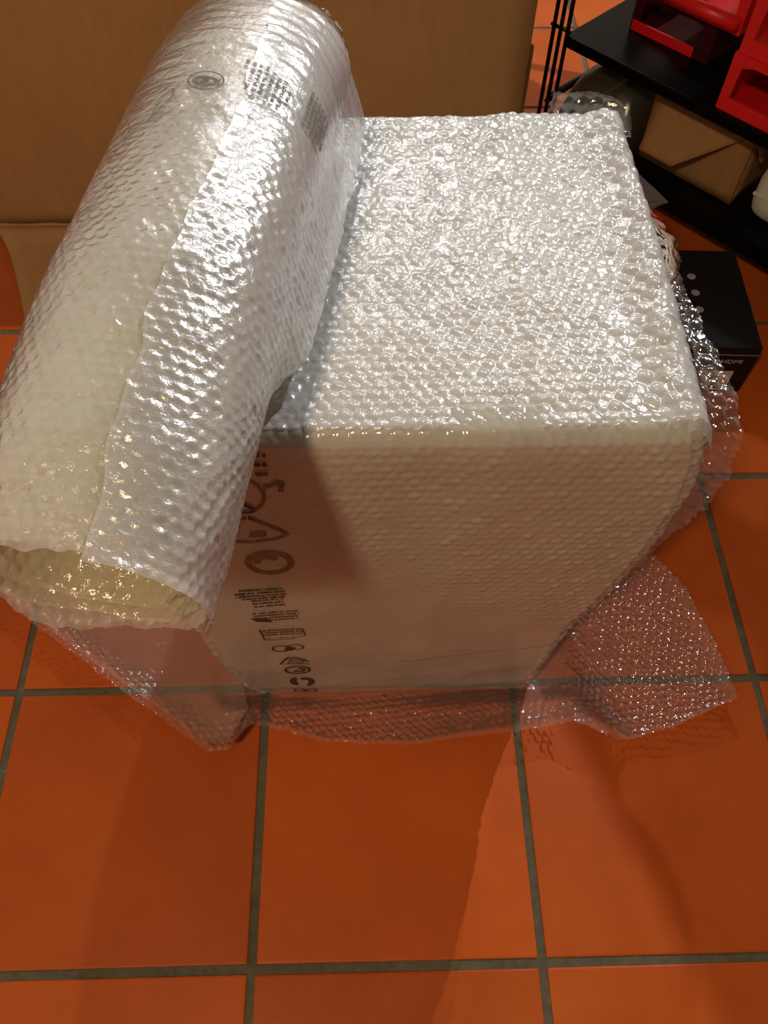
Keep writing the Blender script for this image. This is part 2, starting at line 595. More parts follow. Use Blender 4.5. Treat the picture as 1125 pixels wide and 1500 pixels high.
st = 0.0016
gx = np.arange(-0.385, 0.565, st)
gy = np.arange(0.205, 0.65, st)
PX, PY = np.meshgrid(gx, gy)
jag = 0.0016 * soft(PX, PY, 900, 5, 2)
ins = inside(PX + jag, PY + jag, poly)
core = (PX > 0.03) & (PX < 0.30) & (PY > 0.33)
ed = poly_dist(PX, PY, poly, 18)
d1, t1 = seg_dist(PX, PY, (-0.006, 0.292), (-0.022, 0.225))
d2, t2 = seg_dist(PX, PY, (0.322, 0.292), (0.395, 0.224))
hb, _ = bubbles(PX + 0.25 * PY, PY - 0.1 * PX, 0.0094, 0.46, 2.0)
lift = 0.004 + 0.010 * np.exp(-ed / 0.03) + 0.004 * (1 + soft(PX, PY, 28, 6, 8))
lift += 0.020 * np.exp(-(d1 / 0.011) ** 2) * (0.35 + 0.65 * t1) + 0.015 * np.exp(-(d2 / 0.018) ** 2) * (0.3 + 0.7 * t2)
lift += 0.022 * np.exp(-ed / 0.04) * sstep(0.10, 0.28, PX) * (1 - sstep(0.37, 0.43, PX))
lift += 0.012 * sstep(-0.06, -0.16, PX)
lift += 0.014 * sstep(0.40, 0.55, PX)
uw = sstep(-0.075, -0.045, PX) * (1 - sstep(0.330, 0.375, PX)) * sstep(0.262, 0.292, PY)
lift = lift * (1 - uw) + np.minimum(lift, 0.003) * uw
leftness = 1 - 0.85 * sstep(-0.02, -0.07, PX) * sstep(0.010, 0.035, ed)
amp = 0.0030 * (0.6 + 0.4 * sstep(-0.6, 0.4, soft(PX, PY, 25, 5, 4))) * leftness
Z = 0.0012 + lift + hb * (amp * (1 - uw) + 0.0003 * uw) + 0.0006 * wrinkle(PX, PY, 90, 6, 5) * (1 - uw) * leftness
Gs = np.stack([PX, PY, np.maximum(Z, 0.0012)], -1)
cell = ins[:-1, :-1] & ins[1:, 1:] & ins[1:, :-1] & ins[:-1, 1:] & ~core[:-1, :-1]
sheet = link('bubble_wrap_sheet', grid_mesh('bubble_wrap_sheet', Gs, True, cell), M['sheet'])
sheet['label'] = 'clear single layer of bubble wrap spread on the tiles under the wrapped box'
sheet['category'] = 'bubble wrap'
# second ply on the left, the folded-back part
poly2 = np.array([(-0.372, 0.449), (-0.30, 0.392), (-0.18, 0.305), (-0.064, 0.228), (-0.034, 0.232), (-0.014, 0.262), (-0.03, 0.31), (-0.065, 0.36), (-0.07, 0.60), (-0.13, 0.61)])
ins2 = inside(PX + jag, PY - jag, poly2)
cell2 = ins2[:-1, :-1] & ins2[1:, 1:] & ins2[1:, :-1] & ins2[:-1, 1:]
hb2, _ = bubbles(PX * 0.96 + 0.3 * PY, PY - 0.3 * PX, 0.0094, 0.46, 5.0)
Z2 = Z + 0.006 + 0.006 * sstep(0.0, 0.06, poly_dist(PX, PY, poly2, 6)) + 0.0003 * hb2
G2 = np.stack([PX, PY, Z2], -1)
o = link('folded_ply', grid_mesh('folded_ply', G2, True, cell2), M['sheet2'], sheet)

# ------------------------------------------------------------------ wrapped box
wb = thing('wrapped_box', 'large box wrapped in white bubble wrap, standing on the tiles under the roll', 'package', (0, 0, 0))
zk = [0, 0.02, 0.08, 0.14, 0.20, 0.26, 0.31, 0.35, 0.42, 0.47, 0.50]
xRk = [0.322, 0.3245, 0.329, 0.333, 0.340, 0.3555, 0.366, 0.374, 0.3805, 0.376, 0.368]
xLk = [-0.015, -0.028, -0.040, -0.048, -0.052, -0.053, -0.053, -0.053, -0.053, -0.051, -0.049]
yFk = [0.2905, 0.2885, 0.2875, 0.287, 0.2865, 0.2865, 0.287, 0.288, 0.2895, 0.292, 0.295]
yBk = [0.64, 0.65, 0.662, 0.667, 0.67, 0.672, 0.672, 0.672, 0.672, 0.671, 0.669]
ZB = 0.0075          # stands on the wrap sheet


def section(z, inset, r, nf, ns, nc):
    """rounded rectangle: front (x growing), right side, back, left; counter-clockwise"""
    xl = np.interp(z, zk, xLk) + inset
    xr = np.interp(z, zk, xRk) - inset
    yf = np.interp(z, zk, yFk) + inset
    yb = np.interp(z, zk, yBk) - inset
    r = max(r - inset, 0.003)
    pts = []
    def arc(cx, cy, a0):
        for k in range(nc):
            a = a0 + (k + 0.5) / nc * PI / 2
            pts.append((cx + r * math.cos(a), cy + r * math.sin(a)))
    for k in range(nf):
        pts.append((xl + r + (xr - xl - 2 * r) * k / (nf - 1), yf))
    arc(xr - r, yf + r, -PI / 2)
    for k in range(ns):
        pts.append((xr, yf + r + (yb - yf - 2 * r) * k / (ns - 1)))
    arc(xr - r, yb - r, 0)
    for k in range(nf):
        pts.append((xr - r - (xr - xl - 2 * r) * k / (nf - 1), yb))
    arc(xl + r, yb - r, PI / 2)
    for k in range(ns):
        pts.append((xl, yb - r - (yb - yf - 2 * r) * k / (ns - 1)))
    arc(xl + r, yf + r, PI)
    return pts


rows = []
for z in np.arange(0.0, 0.488, 0.0017):
    rows.append((z, 0.0))
for k in range(1, 11):
    a = k / 10 * PI / 2
    rows.append((0.488 + 0.012 * math.sin(a), 0.012 * (1 - math.cos(a))))
for k in range(1, 8):
    rows.append((0.5, 0.012 + 0.002 * k))
NF, NS, NC = 230, 120, 8
G = np.array([[(x, y, z + ZB) for x, y in section(z, ins_, 0.016, NF, NS, NC)] for z, ins_ in rows])
mid = G[170]
seg = np.linalg.norm(np.diff(mid, axis=0, append=mid[:1]), axis=1)
uu = np.concatenate([[0], np.cumsum(seg)[:-1]])
vv = np.cumsum([0] + [math.hypot(rows[i + 1][0] - rows[i][0], rows[i + 1][1] - rows[i][1]) for i in range(len(rows) - 1)])
U, V = np.meshgrid(uu, vv)
hb, _ = bubbles(U, V, 0.0098, 0.47, 1.0)
onfront = np.zeros(G.shape[1])
onfront[:NF] = 1
# lower left of the front face is smooth film; bubbles show through towards the top and right
reg = sstep(-0.06, 0.10, (V - 0.30) + 0.75 * (U - 0.20))
amp = np.where(onfront[None, :] > 0, 0.0002 + 0.0012 * reg, 0.0022)
amp = np.where(V > 0.47, np.maximum(amp, 0.0011), amp)
low = sstep(0.0, 0.25, V)
h = hb * amp + (0.0010 + 0.0016 * (1 - low)) * wrinkle(U, V * 1.3, 26, 7, 3) + 0.0025 * soft(U, V, 14, 5, 9) * sstep(0, 0.1, V)
# overlapping ply: diagonal edge low on the right of the front
ply = sstep(-0.0015, 0.0015, (V - 0.115) - 0.22 * (U - 0.26) - 0.004 * soft(U, V, 40, 4, 6)) * (onfront[None, :] > 0) * sstep(0.20, 0.24, U)
h = h + 0.0022 * ply
Gd = displace(G, h, close_u=True)
side = link('wrap_sides', grid_mesh('wrap_sides', Gd, True, None, True), M['wrapfront'], wb)
side['kind'] = 'stuff'

# inner package (white foam faces seen through the wrap)
rin = [(0.004, 0.006), (0.08, 0.006), (0.16, 0.006), (0.24, 0.006), (0.32, 0.006), (0.40, 0.006), (0.47, 0.006), (0.488, 0.008), (0.493, 0.014)]
Gi = np.array([[(x, y, z + ZB) for x, y in section(z, i_, 0.02, 12, 10, 5)] for z, i_ in rin])
bm = bmesh.new()
vr = [[bm.verts.new(p) for p in row] for row in Gi]
nC = Gi.shape[1]
for j in range(len(rin) - 1):
    for i in range(nC):
        bm.faces.new((vr[j][i], vr[j][(i + 1) % nC], vr[j + 1][(i + 1) % nC], vr[j + 1][i]))
bm.faces.new(vr[-1])
bm.faces.new(list(reversed(vr[0])))
link('inner_package', bm_mesh('inner_package', bm, False), M['foam'], wb)

# top layers
st = 0.0015
gx = np.arange(-0.046, 0.3765, st)
gy = np.arange(0.297, 0.668, st)
PX, PY = np.meshgrid(gx, gy)
hb, br = bubbles(PX + 0.02 * PY, PY - 0.02 * PX, 0.0100, 0.475, 4.0)
hbL, _ = bubbles(PX + 0.03 * PY, PY, 0.0128, 0.48, 14.0)
kR = sstep(0.300, 0.335, PX)
hb = hb * (1 - kR) + hbL * 1.25 * kR
edge = np.minimum(np.minimum(PX + 0.046, 0.3765 + 0.002 * soft(PY, PX, 150, 5, 31) - PX), np.minimum(PY - 0.297, 0.668 - PY))
lay2 = sstep(-0.007, 0.007, PX - (0.247 + 0.02 * soft(PY, PX, 18, 4, 2) * 0.5))
ridge = np.exp(-((PX - 0.352 - 0.006 * soft(PY, PX * 0, 20, 4, 5)) / 0.012) ** 2)
strength = 0.0012 + 0.0010 * sstep(0.25, 0.36, PX) + 0.0009 * np.exp(-(PY - 0.297) / 0.05) + 0.0006 * soft(PX, PY, 20, 5, 12)
z = ZB + 0.5005 + hb * strength + 0.0022 * lay2 + 0.006 * ridge + 0.0014 * wrinkle(PX, PY, 55, 7, 21) + 0.0006 * wrinkle(PX, PY, 260, 8, 22) + 0.0022 * soft(PX, PY, 16, 5, 14)
z += 0.004 * np.exp(-((PY - 0.65) / 0.02) ** 2) * (0.5 + 0.5 * soft(PX, PY, 30, 4, 4))
z += -0.010 * (1 - sstep(0, 0.008, edge)) ** 2 - 0.020 * sstep(0.360, 0.379, PX) ** 1.5
Gt = np.stack([PX, PY, z], -1)
top = link('wrap_top', grid_mesh('wrap_top', Gt), M['wrap'], wb)
top['kind'] = 'stuff'


# clear loose hem of wrap standing off the right edge and back corner
def ribbon(name, base, outs, width, mat, parent, step=0.0016, seed=0, bub=0.0024, s=0.0105):
    """base polyline (n,3); outs (n,3) outward unit vectors; widths per point"""
    base = np.array(base, float)
    outs = np.array(outs, float)
    width = np.array(width, float)
    L = np.concatenate([[0], np.cumsum(np.linalg.norm(np.diff(base, axis=0), axis=1))])
    t = np.arange(0, L[-1], step)

    def ip(a):
        # smooth interpolation along the strip
        lin = np.interp(t, L, a)
        k = 9
        pad = np.pad(lin, k, mode='edge')
        return np.convolve(pad, np.ones(2 * k + 1) / (2 * k + 1), 'valid')
    B = np.stack([ip(base[:, i]) for i in range(3)], -1)
    O = np.stack([ip(outs[:, i]) for i in range(3)], -1)
    O /= np.linalg.norm(O, axis=1, keepdims=True)
    W = ip(width) + 0.002 * soft(t, t * 0, 260, 5, seed) + 0.0015 * soft(t, t * 0, 800, 5, seed + 1)
    nw = int(max(width) / step) + 2
    w = np.linspace(0, 1, nw)[:, None]
    G = B[None] + O[None] * (w * W[None, :])[..., None]
    Uu = t[None, :] + 0 * w
    Vv = w * W[None, :]
    hb, _ = bubbles(Uu, Vv, s, 0.46, 3.0 + seed)
    h = hb * bub + 0.003 * w * soft(Uu, Vv, 60, 5, seed + 2) + 0.0008 * wrinkle(Uu, Vv, 120, 5, seed + 3)
    G = displace(G, h)
    o = link(name, grid_mesh(name, G), mat, parent)
    return o


zt = ZB
hem_base = [(0.368, 0.46, 0.500 + zt), (0.368, 0.40, 0.500 + zt), (0.368, 0.33, 0.500 + zt),
            (0.368, 0.306, 0.49 + zt), (0.372, 0.298, 0.45 + zt), (0.374, 0.297, 0.40 + zt), (0.366, 0.297, 0.34 + zt), (0.352, 0.297, 0.27 + zt)]
hem_out = [(0.9, 0, 0.4), (0.95, 0, 0.1), (0.95, -0.1, 0.0),
           (0.95, -0.1, -0.1), (0.98, -0.1, -0.1), (0.98, -0.1, 0), (0.98, -0.1, 0), (0.95, -0.1, 0)]
hem_w = [0.006, 0.014, 0.024, 0.027, 0.025, 0.019, 0.012, 0.005]
ribbon('loose_hem', hem_base, hem_out, hem_w, M['hem'], wb, 0.0012, 3, 0.0036, 0.0115)
ribbon('loose_hem', [(0.300, 0.668, 0.497 + zt), (0.335, 0.669, 0.497 + zt), (0.352, 0.667, 0.497 + zt), (0.364, 0.658, 0.497 + zt), (0.367, 0.63, 0.497 + zt)],
       [(0, 0.25, 1), (0.1, 0.25, 1), (0.35, 0.2, 0.9), (0.7, 0.1, 0.7), (0.9, 0, 0.4)], [0.022, 0.022, 0.020, 0.016, 0.006], M['hem'], wb, 0.0014, 8, 0.0026, 0.012)
# bulging film pocket on the right flank
a = np.linspace(0, PI, 26)[:, None]
b = np.linspace(0, 1, 40)[None, :]
G = np.stack([0.368 + 0.052 * np.sin(PI * b) ** 0.8 * np.sin(a) + 0 * a, 0.47 + 0.15 * b + 0 * a, 0.42 + zt + 0.055 * np.cos(a) * (0.4 + 0.6 * np.sin(PI * b)) + 0 * b], -1)
G = displace(G, 0.003 * wrinkle(a + 0 * b, b * 4 + 0 * a, 5, 6, 4) + 0.003 * soft(a + 0 * b, b * 5 + 0 * a, 4, 5, 5))
link('film_pocket', grid_mesh('film_pocket', G), M['clear'], wb)


# ------------------------------------------------------------------ printed marks: built flat in (a, b) metres, then mapped on a surface
def mk_new():
    return []          # list of (verts, face) polygons


def mk_quad(L, x0, y0, x1, y1, w):
    d = math.hypot(x1 - x0, y1 - y0) or 1e-9
    nx_, ny_ = -(y1 - y0) / d * w / 2, (x1 - x0) / d * w / 2
    n = max(1, int(d / 0.004))
    for k in range(n):
        ax, ay = x0 + (x1 - x0) * k / n, y0 + (y1 - y0) * k / n
        bx, by = x0 + (x1 - x0) * (k + 1) / n, y0 + (y1 - y0) * (k + 1) / n
        L.append([(ax + nx_, ay + ny_), (ax - nx_, ay - ny_), (bx - nx_, by - ny_), (bx + nx_, by + ny_)])


def mk_ring(L, cx, cy, rx, ry, w, a0=0.0, a1=2 * PI, n=28):
    for k in range(n):
        t0, t1 = a0 + (a1 - a0) * k / n, a0 + (a1 - a0) * (k + 1) / n
        L.append([(cx + (rx - w / 2) * math.cos(t0), cy + (ry - w / 2) * math.sin(t0)), (cx + (rx + w / 2) * math.cos(t0), cy + (ry + w / 2) * math.sin(t0)),
                  (cx + (rx + w / 2) * math.cos(t1), cy + (ry + w / 2) * math.sin(t1)), (cx + (rx - w / 2) * math.cos(t1), cy + (ry - w / 2) * math.sin(t1))])


def mk_path(L, pts, w):
    for p, q in zip(pts[:-1], pts[1:]):
        mk_quad(L, p[0], p[1], q[0], q[1], w)


def mk_lines(L, x0, y0, width, nlines, pitch, hgt, g, dens=0.86, ragged=0.15, slope=0.0):
    """rows of tiny unreadable print: dashes built of upright strokes"""
    for r in range(nlines):
        x = x0 + g.uniform(0, ragged * width * 0.4)
        end = x0 + width * (1 - g.uniform(0, ragged))
        while x < end:
            wl = g.uniform(0.002, 0.0065)
            e = min(x + wl, end)
            xs = x
            while xs < e:
                sw = g.uniform(0.0006, 0.0013)
                y = y0 - r * pitch + slope * (xs - x0)
                hh = hgt * g.uniform(0.65, 1.0)
                if g.random() < dens:
                    L.append([(xs, y), (xs + sw, y), (xs + sw, y + hh), (xs, y + hh)])
                xs += sw + g.uniform(0.00015, 0.0004)
            x = e + g.uniform(0.0008, 0.0018)


def mk_object(name, L, fn, mat, parent):
    V, F = [], []
    for poly_ in L:
        b0 = len(V)
        V += [fn(a_, b_) for a_, b_ in poly_]
        F.append(tuple(range(b0, len(V))))
    me = bpy.data.meshes.new(name)
    me.from_pydata(V, [], F)
    me.update()
    return link(name, me, mat, parent)


front_base = Gd
FX = front_base[:, :NF, :]


def on_front(x, z):
    """point just proud of the front wrap at world x, height z"""
    z = z + 0.006
    j = int(np.clip(np.searchsorted(FX[:, NF // 2, 2], z), 1, 288))
    i = int(np.argmin(np.abs(FX[j, :, 0] - x)))
    j0, j1, i0, i1 = max(j - 2, 0), j + 3, max(i - 2, 0), i + 3
    return (x, float(FX[j0:j1, i0:i1, 1].min()) - 0.0007, z)


g = random.Random(3)
marks = []
fmarks = []
L = marks
# text blocks down the front strip
mk_lines(L, 0.010, 0.290, 0.042, 4, 0.0058, 0.0040, g, 0.95, 0.1, 0.10)
mk_lines(L, 0.018, 0.268, 0.032, 3, 0.0066, 0.0040, g, 0.9, 0.12, 0.14)
mk_lines(L, 0.006, 0.283, 0.008, 2, 0.0060, 0.0042, g, 0.95, 0.0, 0.0)
mk_lines(L, 0.016, 0.240, 0.044, 4, 0.0056, 0.0034, g, 0.92, 0.08, 0.12)
L.append([(0.013, 0.232), (0.018, 0.2235), (0.033, 0.2215), (0.030, 0.230)])
mk_lines(L, 0.018, 0.199, 0.043, 3, 0.0060, 0.0036, g, 0.95, 0.05, 0.05)
mk_path(L, [(0.018, 0.204), (0.020, 0.176), (0.045, 0.175), (0.062, 0.184), (0.060, 0.203)], 0.0013)
mk_lines(L, 0.021, 0.179, 0.032, 1, 0.005, 0.003, g, 0.6, 0.0, 0.0)
# linked ovals
mk_ring(L, 0.0335, 0.1480, 0.0085, 0.0085, 0.0022)
mk_ring(L, 0.0495, 0.1510, 0.0078, 0.0068, 0.0018)
L.append([(0.036, 0.141), (0.045, 0.142), (0.050, 0.149), (0.040, 0.154)])
# little roof mark
mk_path(L, [(0.028, 0.103), (0.038, 0.122), (0.047, 0.122), (0.060, 0.110)], 0.0024)
mk_path(L, [(0.028, 0.103), (0.060, 0.103)], 0.0014)
mk_lines(L, 0.036, 0.105, 0.022, 3, -0.0055, 0.0036, g, 0.9, 0.2)
# ring with arrow
mk_ring(L, 0.0455, 0.0840, 0.0135, 0.0115, 0.0030)
mk_ring(L, 0.0465, 0.0840, 0.0060, 0.0050, 0.0040, -2.6, 1.6)
# arrow pair
mk_ring(L, 0.0420, 0.0450, 0.0050, 0.0085, 0.0080, PI * 0.5, PI * 1.5, 12)
mk_ring(L, 0.0520, 0.0440, 0.0065, 0.0100, 0.0070, -PI * 0.45, PI * 0.75, 14)
# two small rectangles
for x0 in (0.036, 0.050):
    mk_path(L, [(x0, 0.006), (x0 + 0.011, 0.006), (x0 + 0.011, 0.018), (x0, 0.018), (x0, 0.006)], 0.0020)
# upper marks
mk_path(L, [(0.026, 0.438), (0.034, 0.432), (0.0425, 0.4225), (0.038, 0.4195), (0.024, 0.4190)], 0.0030)
mk_lines(L, 0.022, 0.4085, 0.016, 1, 0.006, 0.006, g, 0.95, 0.0)
mk_lines(L, 0.048, 0.486, 0.010, 3, 0.010, 0.006, g, 0.9, 0.1)
L2 = fmarks
mk_ring(L2, 0.034, 0.442, 0.017, 0.022, 0.0030, -1.2, 2.2, 18)
mk_path(L2, [(0.028, 0.408), (0.019, 0.377), (0.033, 0.376), (0.055, 0.381), (0.064, 0.387), (0.052, 0.398), (0.038, 0.410)], 0.0036)
L2.append([(0.034, 0.392), (0.047, 0.392), (0.046, 0.384), (0.032, 0.383)])
mk_ring(L2, 0.044, 0.342, 0.018, 0.017, 0.0058)
mk_ring(L2, 0.042, 0.345, 0.008, 0.007, 0.0060, 0.3, 3.6, 12)
mk_path(L2, [(0.052, 0.452), (0.066, 0.458), (0.064, 0.446)], 0.004)
mk_object('print', marks, on_front, M['ink'], side)
mk_object('print', fmarks, on_front, M['inkfaint'], side)
# soft marks under the top layers
tm = []
for (cx, cy) in ((0.208, 0.434), (0.200, 0.465), (0.224, 0.346), (0.222, 0.321)):
    for k in range(5):
        a0 = g.uniform(0, 6)
        mk_ring(tm, cx + g.uniform(-.006, .006), cy + g.uniform(-.006, .006), g.uniform(0.002, 0.006), g.uniform(0.002, 0.005), 0.0022, a0, a0 + g.uniform(1.5, 4), 8)
mk_object('print', tm, lambda a_, b_: (a_, b_, ZB + 0.4936), M['inkgrey'], top)

# ------------------------------------------------------------------ roll of bubble wrap
roll = thing('bubble_wrap_roll', 'roll of clear bubble wrap lying on the wrapped box, open end towards the front', 'bubble wrap roll', (0, 0, 0))
AX = np.array([0.1547, 0.9879, 0.0])
SD = np.array([0.9879, -0.1547, 0.0])
A0 = np.array([-0.0300, 0.160, 0.0])
LEN = 0.515
TOPZ = ZB + 0.5075


def roll_shape(s, th, off=0.0):
    """s metres from the near end, th angle (0 = right, 90 = top)"""
    t = s / LEN
    hw = 0.0745 - 0.006 * sstep(0.90, 1.0, t) - 0.003 * (1 - sstep(0, 0.10, t)) + off
    hh = np.interp(t, [0, 0.12, 0.35, 0.8, 0.94, 1.0], [0.050, 0.054, 0.060, 0.060, 0.055, 0.047]) + off
    zc = TOPZ + np.interp(t, [0, 0.12, 0.35, 0.8, 0.94, 1.0], [0.037, 0.049, 0.060, 0.060, 0.057, 0.050])
    c, sn = np.cos(th), np.sin(th)
    n = 2.25
    rr = (np.abs(c) ** n + np.abs(sn) ** n) ** (-1 / n)
    x = hw * c * rr
    z = hh * sn * rr
    P = A0 + AX * s[..., None] + SD * x[..., None]
    P[..., 2] += zc + z
    return P


s1 = np.arange(0, LEN + 1e-6, 0.0016)
nth = 290
th1 = np.linspace(0, 2 * PI, nth, endpoint=False)
TH_, S_ = np.meshgrid(th1, s1)
arc_ = TH_ * 0.067
hb, _ = bubbles(arc_, S_, 0.0082, 0.47, 6.0)
tt = S_ / LEN
bub = 0.0012 * (1 - 0.88 * sstep(0.40, 0.70, tt)) * (1 + 1.0 * (1 - sstep(0.02, 0.10, tt)))
film = sstep(0.45, 0.75, tt)
h = hb * bub + 0.0009 * wrinkle(arc_, S_, 50, 7, 31) * (1 - 0.5 * film)
# stretched film bands running round the far half
h += film * (0.0007 * wrinkle(arc_ * 0.16, S_ + 0.12 * arc_, 300, 8, 33) + 0.0005 * wrinkle(arc_ * 0.2, S_ - 0.2 * arc_, 190, 6, 35))
h += 0.0025 * wrinkle(arc_ * 0.5, S_, 150, 6, 41) * sstep(0.90, 0.98, tt)
h += 0.002 * soft(np.cos(TH_) * 0.1, S_, 25, 5, 17)
Ro = displace(roll_shape(S_, TH_), h, close_u=True)
# ragged near end
Ro -= AX * ((1 - sstep(0, 0.02, S_)) * (0.006 * soft(np.cos(TH_), np.sin(TH_), 6, 6, 51) + 0.004 * soft(np.cos(TH_), np.sin(TH_), 22, 6, 52)))[..., None]
ro = link('rolled_layers', grid_mesh('rolled_layers', Ro, True, None, True), M['rollfilm'], roll)
ro['kind'] = 'stuff'

# inner layers: coarser shells visible through the open end
for q, (off, s_in) in enumerate(((-0.007, 0.004), (-0.014, 0.010))):
    s2 = np.arange(s_in, LEN - 0.012, 0.0024)
    th2 = np.linspace(0, 2 * PI, 180, endpoint=False)
    T2, S2 = np.meshgrid(th2, s2)
    hb2, _ = bubbles(T2 * 0.058, S2, 0.0098, 0.47, 8.0 + q)
    G = displace(roll_shape(S2, T2, off), 0.0026 * hb2 + 0.0022 * wrinkle(T2 * 0.06, S2, 60, 6, 61 + q), close_u=True)
    G -= AX * ((1 - sstep(0, 0.02, S2 - s_in)) * (0.004 * soft(np.cos(T2), np.sin(T2), 7, 6, 71 + q)))[..., None]
    ii = link('inner_layer', grid_mesh('inner_layer', G, True, None, True), M['rollcore'], roll)
    ii['kind'] = 'stuff'

# outermost ply: starts along the top of the roll, runs down the right side on to the box
s3 = np.arange(-0.006, LEN * 0.93, 0.0015)
c3 = np.arange(0, 0.128, 0.0015)
C3, S3 = np.meshgrid(c3, s3)
wav = 0.007 * soft(S3, S3 * 0, 22, 4, 9) + 0.0025 * soft(S3, S3 * 0, 120, 5, 10)
th3 = math.radians(74) - (C3 + wav) / 0.067
G = roll_shape(np.clip(S3, 0, LEN), th3, 0.0035)
G += AX * (S3 - np.clip(S3, 0, LEN))[..., None]
# over the box the ply leaves the roll on the right and lies down on the box top
th3c = np.maximum(th3, math.radians(4))
H = roll_shape(np.clip(S3, 0, LEN), th3c, 0.0035)
ex = np.maximum(math.radians(4) - th3, 0) * 0.067
zt_ = H[..., 2] - ex
floorz = TOPZ + 0.004
H[..., 2] = np.maximum(zt_, floorz)
H += SD * (np.maximum(floorz - zt_, 0) * 0.8 + ex * 0.25)[..., None]
k_ = sstep(0.29, 0.36, G[..., 1])[..., None]
G = G * (1 - k_) + H * k_
hb, _ = bubbles(C3, S3, 0.0082, 0.47, 9.0)
far = sstep(0.45, 0.8, S3 / LEN)
h = hb * 0.0013 * (1 - 0.85 * far) + 0.0012 * wrinkle(C3, S3, 70, 7, 81) * (1 - far) + far * 0.0012 * wrinkle(C3 * 0.4, S3 + 0.15 * C3, 190, 7, 83)
G = displace(G, h, flip=True)
op = link('outer_ply', grid_mesh('outer_ply', G), M['outer'], roll)
op['kind'] = 'stuff'

# loose crumpled film at the far rim
th4 = np.linspace(math.radians(-20), math.radians(115), 120)
w4 = np.linspace(0, 1, 26)
T4, W4 = np.meshgrid(th4, w4)
len4 = 0.016 + 0.012 * soft(T4, T4 * 0, 7, 5, 91) + 0.006 * soft(T4, T4 * 0, 24, 4, 92)
S4 = LEN - 0.012 + W4 * len4
G = roll_shape(np.minimum(S4, LEN), T4, 0.002)
G += AX * np.maximum(S4 - LEN, 0)[..., None]
G = displace(G, 0.004 * W4 * wrinkle(T4 * 0.07, S4, 160, 6, 93) + 0.003 * W4, flip=False)
link('loose_film', grid_mesh('loose_film', G), M['clear'], roll)


def on_roll(s0, th0, lift=0.0045):
    def fn(a_, b_):
        # a_: along axis (towards near end), b_: round the roll to the right
        s_ = np.array(s0 - a_)
        t_ = np.array(th0 - b_ / 0.067)
        p = roll_shape(s_, t_, lift)
        return (float(p[0]), float(p[1]), float(p[2]))
    return fn


rm = []
mk_ring(rm, 0.0, 0.0, 0.0105, 0.0105, 0.0013)
mk_ring(rm, 0.001, 0.0, 0.0042, 0.0068, 0.0030)
mk_ring(rm, 0.0, -0.003, 0.003, 0.003, 0.0040, 0, 4.5, 12)
mk_path(rm, [(-0.004, 0.008), (0.005, 0.0085), (0.0065, -0.004)], 0.0012)
mk_object('print', rm, on_roll(0.346, math.radians(90.5), 0.0030), M['inkgrey'], ro)
rm = []
mk_path(rm, [(-0.008, -0.003), (-0.018, 0.0025), (-0.008, 0.0045), (-0.002, 0.0015)], 0.0011)
mk_path(rm, [(-0.004, -0.002), (0.006, -0.0035), (0.015, -0.003)], 0.0010)
mk_path(rm, [(0.001, 0.001), (0.008, -0.001), (0.016, -0.0035), (0.020, -0.0045)], 0.0013)
mk_object('print', rm, on_roll(0.318, math.radians(107.5), 0.0030), M['inkgrey'], ro)
rm = []
for k_, (a0, a1) in enumerate(((-0.019, -0.006), (-0.018, 0.018), (-0.017, 0.018), (-0.018, 0.017), (-0.015, 0.018), (-0.012, 0.018), (-0.012, 0.018), (-0.004, 0.012))):
    mk_lines(rm, a0, -0.0015 + 0.0040 * k_, a1 - a0, 1, 0.004, 0.0026, g, 0.9, 0.05)
mk_object('print', rm, on_roll(0.354, math.radians(73), 0.0062), M['inkgrey'], op)
rm = []
for k_ in range(6):
    mk_lines(rm, -0.018 + 0.0012 * k_, 0.0038 * k_, 0.036, 1, 0.004, 0.0032, g, 0.97, 0.04)
mk_object('print', rm, on_roll(0.360, math.radians(38), 0.0062), M['inkgrey'], op)
# ------------------------------------------------------------------ rack
RTH = math.radians(-47.4)
RA = (0.4602, 1.3135, 0.0)
rack = thing('shelf_rack', 'black metal rack with two shelves at the back right', 'rack', RA, RTH)
RL, RD = 0.78, 0.36
ZU, ZLw = 0.24, 0.08
for (u0, v0) in ((-0.012, 0.004), (RL + 0.012, 0.004)):
    for k in range(3):
        rod_part('post_rod', (u0 - 0.014 + 0.014 * k, v0, 0.0), (u0 - 0.014 + 0.014 * k, v0, 1.20), 0.0036, M['black'], rack)
    for zz_ in (0.05, 0.245, 0.60, 0.95):
        rod_part('post_tie', (u0 - 0.020, v0, zz_), (u0 + 0.020, v0, zz_), 0.003, M['black'], rack, 8)
    for k in range(2):
        rod_part('post_rod', (u0 - 0.007 + 0.014 * k, RD - 0.004, 0.0), (u0 - 0.007 + 0.014 * k, RD - 0.004, 1.20), 0.0036, M['black'], rack)
    rod_part('side_rail', (u0, 0.0, 0.122), (u0, RD, 0.122), 0.0042, M['black'], rack)
    rod_part('side_rail', (u0 + 0.006, 0.0, 0.134), (u0 + 0.006, RD, 0.134), 0.0042, M['black'], rack)
box_part('shelf', (0.0, 0.0, ZU - 0.018), (RL, RD, ZU), M['blackshelf'], rack, 0.003)
box_part('shelf', (0.0, 0.0, 0.62), (RL, RD, 0.638), M['blackshelf'], rack, 0.003)  # unseen upper shelf, added to shade the rack below
box_part('shelf', (0.0, 0.0, 0.882), (RL, RD, 0.90), M['blackshelf'], rack, 0.003)  # unseen top shelf, height set for the shade on the floor
box_part('shelf', (0.0, 0.0, ZLw - 0.03), (RL, RD, ZLw), M['blackshelf'], rack, 0.003)


def rpt(u, w, z):
    c, s = math.cos(RTH), math.sin(RTH)
    return (RA[0] + u * c - w * s, RA[1] + u * s + w * c, z)


